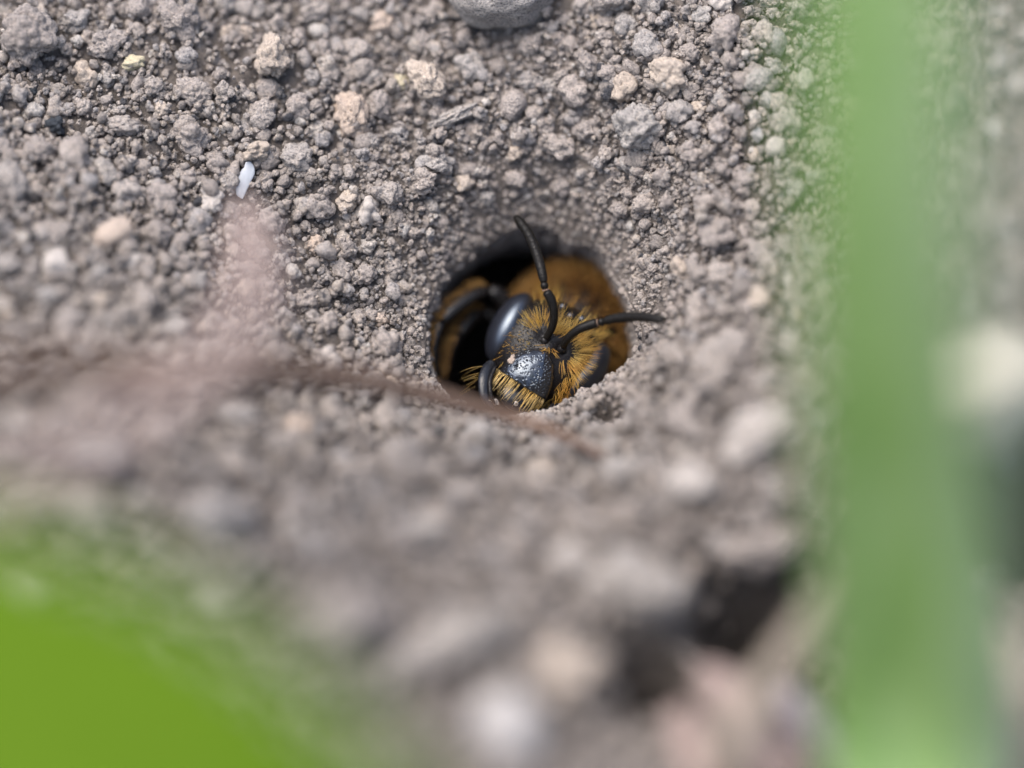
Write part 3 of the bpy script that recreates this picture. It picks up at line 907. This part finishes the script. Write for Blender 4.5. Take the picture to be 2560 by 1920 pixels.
# ------------------------------------------------------------------ hair
def hairs(roots, dirs, length, radius, bend, seed, segs=5, clump=0, cl=0.5, wave=0.05):
    """Curved, tapering three-sided hairs, joined; tips of neighbours drawn together in wisps."""
    r_ = np.random.default_rng(seed)
    n = len(roots)
    dirs = dirs / np.linalg.norm(dirs, axis=1)[:, None]
    tip = roots + dirs * length[:, None] + bend
    if clump:
        c = r_.choice(n, max(1, n // clump), replace=False)
        near = np.argmin(((roots[:, None] - roots[c][None]) ** 2).sum(2), axis=1)
        amount = cl * r_.uniform(0.3, 1.0, n)[:, None]
        tip = tip * (1 - amount) + (tip[c][near] + (roots - roots[c][near]) * 0.25) * amount
    t = np.linspace(0, 1, segs + 1)
    mid = roots + dirs * (length * 0.55)[:, None]
    w_ = r_.normal(size=(n, 3)) * wave * length[:, None]
    P_ = ((1 - t) ** 2)[None, :, None] * roots[:, None] + (2 * t * (1 - t))[None, :, None] * (mid + w_)[:, None] + (t ** 2)[None, :, None] * tip[:, None]
    T = tip - roots
    T /= np.linalg.norm(T, axis=1)[:, None]
    a_ = np.cross(T, r_.normal(size=(n, 3))); a_ /= np.linalg.norm(a_, axis=1)[:, None]
    b_ = np.cross(T, a_)
    rad = radius * np.array([0.8, 1.0, 0.95, 0.8, 0.55, 0.12])[:segs + 1] if segs == 5 else radius * np.linspace(1, 0.12, segs + 1)
    V = np.empty((n, segs + 1, 3, 3))
    for q in range(3):
        g = 2 * math.pi * q / 3
        V[:, :, q] = P_ + rad[None, :, None] * (math.cos(g) * a_ + math.sin(g) * b_)[:, None]
    base_i = np.arange(n)[:, None] * (segs + 1) * 3
    quads = []
    for s_ in range(segs):
        for q in range(3):
            k2 = (q + 1) % 3
            quads.append([s_ * 3 + q, s_ * 3 + k2, (s_ + 1) * 3 + k2, (s_ + 1) * 3 + q])
    quads = np.array(quads)
    fc = (base_i[:, :, None] + quads[None]).reshape(-1, 4)
    return V.reshape(-1, 3), fc

def face_hair(x, y, ang, out, length, spread=0.25, **kw):
    n = len(x)
    z = face_z(x, y) - 0.02
    ang = ang + rng.normal(size=n) * spread
    d = np.column_stack([np.cos(ang), np.sin(ang), np.full(n, out) + rng.normal(size=n) * 0.12])
    roots = HL(np.column_stack([x, y, z]))
    dw = d @ HM.T
    length = length * rng.uniform(0.7, 1.2, n)
    u = d / np.linalg.norm(d, axis=1)[:, None]
    room = (1.52 - np.abs(x)) / np.maximum(u[:, 0] * np.sign(x), 1e-3)      # stop short of the eyes
    return roots, dw, np.where(u[:, 0] * np.sign(x) > 0.05, np.minimum(length, np.maximum(room, 0.12)), length)

groups = []
def fan(cx, cy, a0, a1, n, r0, r1, length, out, spread=0.16):
    a_ = np.radians(rng.uniform(a0, a1, n)); r_ = r0 + (r1 - r0) * rng.random(n) ** 0.8
    x = cx + r_ * np.cos(a_); y = cy + r_ * np.sin(a_)
    ok = (np.abs(x) < 1.30) & ~((np.abs(x) < 0.86) & (y < -0.30))
    groups.append(face_hair(x[ok], y[ok], a_[ok], out, np.full(ok.sum(), length), spread))
fan(-0.36, 0.04, 40, 185, 115, 0.2, 0.50, 0.55, 0.34)
fan(0.38, 0.00, -78, 110, 215, 0.26, 0.70, 0.60, 0.34)
fan(0.38, -0.05, -60, 60, 80, 0.26, 0.6, 0.66, 0.30)
fan(0.0, 0.1, 60, 120, 60, 0.1, 0.6, 0.45, 0.6)
fan(0.0, -0.1, 200, 340, 36, 0.05, 0.30, 0.28, 0.8, 0.5)
# top of the head
n = 140
x = rng.uniform(-1.1, 1.1, n); y = rng.uniform(0.85, 1.42, n)
ok = (np.hypot(x - 0.03, y - 1.02) > 0.22) & (np.hypot(x + 0.31, y - 1.17) > 0.18)
groups.append(face_hair(x[ok], y[ok], np.arctan2(1.2, x[ok] * 0.8), 0.55, np.full(ok.sum(), 0.52), 0.3))
# beside the clypeus, pointing down
for sgn, n in ((1, 105), (-1, 8)):
    x = sgn * rng.uniform(0.84, 1.22, n); y = rng.uniform(-1.45, -0.35, n)
    groups.append(face_hair(x, y, np.radians(-90 + sgn * 18) + 0 * x, 0.55, np.full(n, 0.46), 0.35))
n = 90                                          # short sparse down on the bare side of the face
x = rng.uniform(-1.25, -0.45, n); y = rng.uniform(-1.0, 0.3, n)
groups.append(face_hair(x, y, np.radians(200) + 0 * x, 0.5, np.full(n, 0.11), 0.5))
rt = np.vstack([g[0] for g in groups]); dr = np.vstack([g[1] for g in groups]); ln = np.concatenate([g[2] for g in groups])
v, f = hairs(rt, dr, ln, 0.0069, np.zeros(3), 5, clump=4, cl=0.38, wave=0.11)
tag(obj('face_hair', v, f, M['hair'], parent=bee), kind='stuff')
# fringe hanging from the lower edge of the clypeus
n = 80
s_ = np.sort(rng.uniform(-1.12, 0.98, n))
e = np.array([clyp(float(np.clip(a_, -1, 1)), 0.0) for a_ in s_])
e[:, 0] += np.where(s_ < -1, (s_ + 1) * 0.9, 0)
d = np.column_stack([-0.12 + 0.22 * rng.normal(size=n) * 0.5 + 0.05 * s_, np.full(n, -1.0), np.full(n, 0.18) + 0.12 * rng.normal(size=n)])
v, f = hairs(HL(e - np.array([0, -0.03, 0.06])), d @ HM.T, rng.uniform(0.3, 0.78, n), 0.0075, (np.array([0, -0.02, -0.14]) @ HM.T), 6, clump=3, cl=0.2, wave=0.1)
tag(obj('fringe_hair', v, f, M['fringe'], parent=bee), kind='stuff')
# thin hairs outside the mandibles and cheeks
gr = []
for sgn in (-1, 1):
    n = 8
    y = rng.uniform(-2.3, -1.55, n)
    x = sgn * (1.32 - 0.16 * np.clip(-y - 1.5, 0, 1) + rng.uniform(-0.04, 0.06, n))
    z = rng.uniform(-0.9, -0.3, n)
    d = np.column_stack([sgn * rng.uniform(0.35, 0.9, n), rng.uniform(-1.0, -0.4, n), rng.uniform(-0.1, 0.5, n)])
    gr.append((HL(np.column_stack([x, y, z])), d @ HM.T, rng.uniform(0.4, 0.7, n)))
v, f = hairs(np.vstack([g[0] for g in gr]), np.vstack([g[1] for g in gr]), np.concatenate([g[2] for g in gr]), 0.0035, (np.array([0, -0.15, 0]) @ HM.T), 8)
tag(obj('cheek_hair', v, f, M['fringe'], parent=bee), kind='stuff')
# thorax fur
n = 9000
d = rng.normal(size=(n * 2, 3)); d /= np.linalg.norm(d, axis=1)[:, None]
d = d[d @ ax < 0.75][:n]
root = TC + (np.outer(d @ ax, ax) * 1.75 + np.outer(d @ e1, e1) * TR + np.outer(d @ e2, e2) * TR * 0.97) * 0.97
v, f = hairs(root, d - 0.35 * ax + 0.25 * rng.normal(size=d.shape), rng.uniform(0.4, 0.72, len(d)), 0.014, np.zeros(3), 9, segs=3, clump=7, cl=0.5)
tag(obj('thorax_fur', v, f, M['fur'], parent=bee), kind='stuff')

# legs tucked against the left wall of the burrow
def leg(joints, radii, seed, side):
    lg = empty('leg', bee['_o']); lg.location = (0, 0, 0); lg.parent = bee
    for nm, pts, rad in zip(('femur', 'tibia', 'tarsus'), joints, radii):
        v, f = tube(pts, rad, 30, 14, flat=0.85)
        obj(nm, v, f, M['leg'], parent=lg)
        if nm != 'femur':
            n = 420
            path = spline(pts, 60); T, N, B = frames(path)
            k2 = rng.integers(2, 58, n); a_ = rng.uniform(0, 2 * math.pi, n)
            nn = np.cos(a_)[:, None] * N[k2] + np.sin(a_)[:, None] * B[k2]
            ok = nn @ side > -0.1
            k2, nn = k2[ok], nn[ok]
            v, f = hairs(path[k2] + nn * max(rad) * 0.6, nn + 0.8 * T[k2], rng.uniform(0.28, 0.5, len(k2)), 0.013, np.zeros(3), seed, segs=3)
            tag(obj('leg_hair', v, f, M['fur'], parent=lg), kind='stuff')
leg([[P(1290, 800, 3.2), P(1255, 745, 2.9), P(1222, 722, 2.6)], [P(1222, 722, 2.6), P(1180, 738, 2.2), P(1135, 768, 1.9), P(1100, 805, 1.7)], [P(1102, 802, 1.7), P(1086, 850, 1.6), P(1085, 900, 1.7), P(1100, 945, 2.0)]],
    [[0.26, 0.30, 0.22], [0.19, 0.23, 0.25, 0.2], [0.17, 0.15, 0.13, 0.08]], 12, -R * 0.9 + U * 0.5)
leg([[P(1270, 850, 4.0), P(1240, 800, 3.6), P(1212, 775, 3.3)], [P(1212, 775, 3.3), P(1175, 795, 2.9), P(1145, 838, 2.6)], [P(1146, 836, 2.6), P(1130, 870, 2.6), P(1120, 925, 2.9)]],
    [[0.25, 0.28, 0.22], [0.19, 0.23, 0.19], [0.15, 0.14, 0.09]], 14, -R * 0.6 + U * 0.4)

# grains stuck to the bee
def bit(px, py, w, size, mat, label, seed):
    v, f = rock(seed, 4, 'crumb')
    c = P(px, py, w)
    tag(obj('soil_crumb', c + v * size / 2, f, M[mat], origin=c), label, 'crumb')
def cl_w(x, y, z):
    return to_px(HL((x, y, z)))[2]
bit(1279, 901, -0.36, 0.20, 'orange', 'tiny pinkish-tan grain stuck on the shiny clypeus of the bee', 61)
bit(1283, 893, -0.34, 0.15, 'orange', 'second smaller grain touching the pinkish-tan grain on the clypeus', 66)
bit(1222, 956, 0.02, 0.15, 'pale', 'tiny pale grain stuck on the mandible of the bee', 62)
bit(1221, 1003, -0.12, 0.22, 'tan', 'tan crumb caught at the tip of the mandible', 63)
bit(1237, 1006, -0.1, 0.20, 'grey', 'grey-brown crumb beside the mandible tip crumb', 64)
bit(1290, 1008, -0.05, 0.14, 'pale', 'tiny pale grain caught in the fringe hairs', 65)

# ------------------------------------------------------------------ plant bits
def strap(pts, widths, normal_hint, thick=0.18, fold=0.25, n=60, m=12):
    """Grass blade: a folded strip with thickness, tapering along its length."""
    path = spline(pts, n)
    wd = np.interp(np.linspace(0, 1, n), np.linspace(0, 1, len(widths)), widths)
    T = np.gradient(path, axis=0); T /= np.linalg.norm(T, axis=1)[:, None]
    nh = np.asarray(normal_hint, float)
    side = np.cross(T, nh); side /= np.linalg.norm(side, axis=1)[:, None]
    nrm = np.cross(side, T)
    s = np.linspace(-1, 1, m)
    prof = fold * np.abs(s) ** 1.5
    top, bot = [], []
    for i_ in range(n):
        rib = 0.02 * np.cos(s * 22)
        top.append(path[i_] + np.outer(s * wd[i_] / 2, side[i_]) + np.outer(prof * wd[i_] / 2 + rib, nrm[i_]))
        bot.append(path[i_] + np.outer(s[::-1] * wd[i_] / 2, side[i_]) + np.outer(prof[::-1] * wd[i_] / 2 - thick * (1 - np.abs(s[::-1]) ** 4 * 0.8), nrm[i_]))
    v = np.concatenate([np.stack(top), np.stack(bot)], axis=1)
    m2 = 2 * m
    f = [(i_ * m2 + j_, i_ * m2 + (j_ + 1) % m2, (i_ + 1) * m2 + (j_ + 1) % m2, (i_ + 1) * m2 + j_) for i_ in range(n - 1) for j_ in range(m2)]
    f.append(tuple(range(m2))[::-1]); f.append(tuple((n - 1) * m2 + j_ for j_ in range(m2)))
    return v.reshape(-1, 3), f

def root_at(px, py, w):
    p = P(px, py, w); p[2] = H(p[None, :2])[0] - 0.5
    return p
g0 = root_at(2250, 2500, -18)
v, f = strap([g0, P(2255, 1900, -18), P(2240, 1450, -21), P(2205, 1000, -24.5), P(2188, 500, -27.5), P(2180, 0, -29.5), P(2180, -500, -31), P(2190, -1000, -32)],
             [3.2, 3.6, 3.6, 3.3, 3.1, 2.9, 2.1, 0.3], -F - 0.2 * R + 0.5 * U)
tag(obj('grass_blade', v, f, M['grass'], origin=g0), 'tall blurred green grass blade running up the right side to the top edge', 'grass blade')
g1 = root_at(2430, 2300, -16)
v, f = strap([g1, P(2420, 1900, -16), P(2400, 1650, -17), P(2375, 1450, -18), P(2345, 1220, -19.5), P(2320, 1020, -21)],
             [2.0, 2.3, 2.5, 2.5, 2.2, 0.3], -F * 0.8 - 0.3 * R + np.array([0, 0, 0.7]))
tag(obj('grass_blade', v, f, M['mint'], origin=g1), 'paler short blurred grass blade at lower right, its tip below the cream stone', 'grass blade')
g2 = root_at(2450, 2300, -16)
v, f = strap([g2, P(2470, 1900, -22), P(2460, 1400, -27), P(2430, 900, -32), P(2400, 550, -35), P(2410, 100, -38), P(2440, -500, -41)],
             [0.8, 0.9, 0.9, 0.9, 1.3, 1.1, 0.2], -F - 0.2 * R + 0.3 * U)
tag(obj('grass_blade', v, f, M['mint'], origin=g2), 'pale grass blade nearest the camera, a faint mint veil right of the tall blade', 'grass blade')

# broad leaf at lower left
lf0 = P(-1000, 1400, -33); lf1 = P(1180, 2540, -38)
n = 48
path = spline([lf0, P(-280, 1810, -36), P(450, 2185, -38), lf1], n)
tpar = np.linspace(0, 1, n)
half = 4.65 * np.sin(np.pi * np.clip(tpar * 0.94 + 0.03, 0, 1)) ** 0.65
T = np.gradient(path, axis=0); T /= np.linalg.norm(T, axis=1)[:, None]
nh = -F * 0.75 + np.array([0, 0, 0.65]); nh /= np.linalg.norm(nh)
side = np.cross(T, nh); side /= np.linalg.norm(side, axis=1)[:, None]
m = 31
s = np.linspace(-1, 1, m)
top, bot = [], []
for i_ in range(n):
    vein = 0.10 * np.cos((np.abs(s) * 9 - tpar[i_] * 26)) * (1 - np.abs(s)) - 0.12 * np.exp(-(s / 0.06) ** 2)
    zed = 0.10 * half[i_] * np.abs(s) ** 1.3 + vein * 0.5
    q = path[i_] + np.outer(s * half[i_] * (1 + 0.015 * math.sin(tpar[i_] * 60)), side[i_]) + np.outer(zed, nh)
    top.append(q); bot.append(q[::-1] - nh * 0.16)
v = np.concatenate([np.stack(top), np.stack(bot)], axis=1); m2 = 2 * m
f = [(i_ * m2 + j_, i_ * m2 + (j_ + 1) % m2, (i_ + 1) * m2 + (j_ + 1) % m2, (i_ + 1) * m2 + j_) for i_ in range(n - 1) for j_ in range(m2)]
f.append(tuple(range(m2))[::-1]); f.append(tuple((n - 1) * m2 + j_ for j_ in range(m2)))
pl0 = lf0 + np.array([-6.0, -2.0, 0.0]); pl0[2] = H(pl0[None, :2])[0] - 0.5
plant = empty('broadleaf_plant', pl0)
tag(plant, 'out-of-focus bright green broad leaf filling the lower left corner', 'plant')
obj('leaf', v.reshape(-1, 3), f, M['leaf'], parent=plant)
v, f = tube([pl0, pl0 + np.array([0.5, 0.2, 6]), (pl0 + lf0) / 2 + np.array([0, 0, 6]), lf0 + T[0] * 0.6], [0.7, 0.6, 0.5, 0.45], 40, 12)
obj('stalk', v, f, M['leaf'], parent=plant)

def stem(name, pts, radii, mat, label, cat='stem', rough=0.12, seed=3, n=70):
    v, f = tube(pts, radii, n, 12, rough=rough, seed=seed)
    tag(obj(name, v, f, M[mat], origin=pts[0]), label, cat)
stem('dry_stem', [P(1520, 1150, -4.6), P(1400, 1085, -5.0), P(1250, 1035, -5.2), P(1060, 985, -6.8), P(880, 948, -9), P(690, 930, -11.5), P(470, 935, -14), P(200, 925, -17), P(-150, 945, -22), P(-600, 1010, -27)],
     [0.10, 0.15, 0.20, 0.28, 0.36, 0.42, 0.46, 0.48, 0.5, 0.5], 'brown', 'thin dry brown stem arching across the soil to the front of the burrow')
stem('dry_stem', [P(600, 480, -9), P(615, 540, -12), P(630, 610, -15), P(638, 680, -17.5), P(620, 770, -20), P(560, 880, -22), P(330, 1050, -23), P(-300, 1400, -28)],
     [0.06, 0.32, 0.52, 0.56, 0.52, 0.5, 0.45, 0.42], 'mauve', 'blurred pinkish dry stem hanging over the slope under the pale husk', seed=5)
stem('straw', [P(2105, 1420, -12), P(2050, 1510, -13.5), P(1960, 1650, -15), P(1870, 1780, -16), P(1790, 1980, -16.5)], [0.2, 0.36, 0.40, 0.38, 0.3], 'straw', 'blurred tan straw slanting past the black gap at lower right', 'straw', seed=7)
stem('dry_stem', [P(1750, 1670, -11), P(1820, 1740, -12.5), P(1895, 1840, -14), P(1985, 1990, -15.5)], [0.3, 0.6, 0.68, 0.68], 'mauve', 'thick blurred pinkish stem at the bottom edge right of the straw', seed=8)
stem('dry_stem', [P(1950, 1720, -10.5), P(2000, 1790, -11.5), P(2060, 1870, -12.5), P(2150, 2000, -13.5)], [0.3, 0.5, 0.55, 0.55], 'greystem', 'blurred grey stem at the bottom edge beside the green grass blade', seed=9)
stem('dry_stem', [P(1690, 1770, -12), P(1720, 1850, -13), P(1770, 2000, -14)], [0.3, 0.5, 0.5], 'mauve', 'short blurred mauve stem left of the straw at the bottom edge', seed=10)

# the pale husk: a thin pointed shell
hc = hit(614, 452)
mm = FW / 2560
a_ = np.linspace(0, 1, 25); s = np.linspace(-1, 1, 11)
hv = []
ctr = [(606, 497), (602, 478), (610, 450), (622, 425), (620, 404)]
hp = spline([P(px, py, to_px(hc)[2] - 0.35) for px, py in ctr], 25)
hw = np.interp(a_, [0, 0.15, 0.45, 0.7, 0.9, 1], [0.01, 0.13, 0.21, 0.2, 0.12, 0.07])
T = np.gradient(hp, axis=0); T /= np.linalg.norm(T, axis=1)[:, None]
sd_ = np.cross(T, -F); sd_ /= np.linalg.norm(sd_, axis=1)[:, None]
top, bot = [], []
for i_ in range(25):
    q = hp[i_] + np.outer(s * hw[i_], sd_[i_]) - np.outer((1 - s ** 2) * hw[i_] * 0.15, F)
    top.append(q); bot.append(q[::-1] + F * 0.03)
v = np.concatenate([np.stack(top), np.stack(bot)], axis=1); m2 = 22
f = [(i_ * m2 + j_, i_ * m2 + (j_ + 1) % m2, (i_ + 1) * m2 + (j_ + 1) % m2, (i_ + 1) * m2 + j_) for i_ in range(24) for j_ in range(m2)]
f.append(tuple(range(m2))[::-1]); f.append(tuple(24 * m2 + j_ for j_ in range(m2)))
tag(obj('seed_husk', v.reshape(-1, 3), f, M['husk'], origin=hc), 'pale bluish pointed seed husk lying on the soil left of the burrow', 'seed husk')

for o in scene.objects:
    if '_o' in o:
        del o['_o']
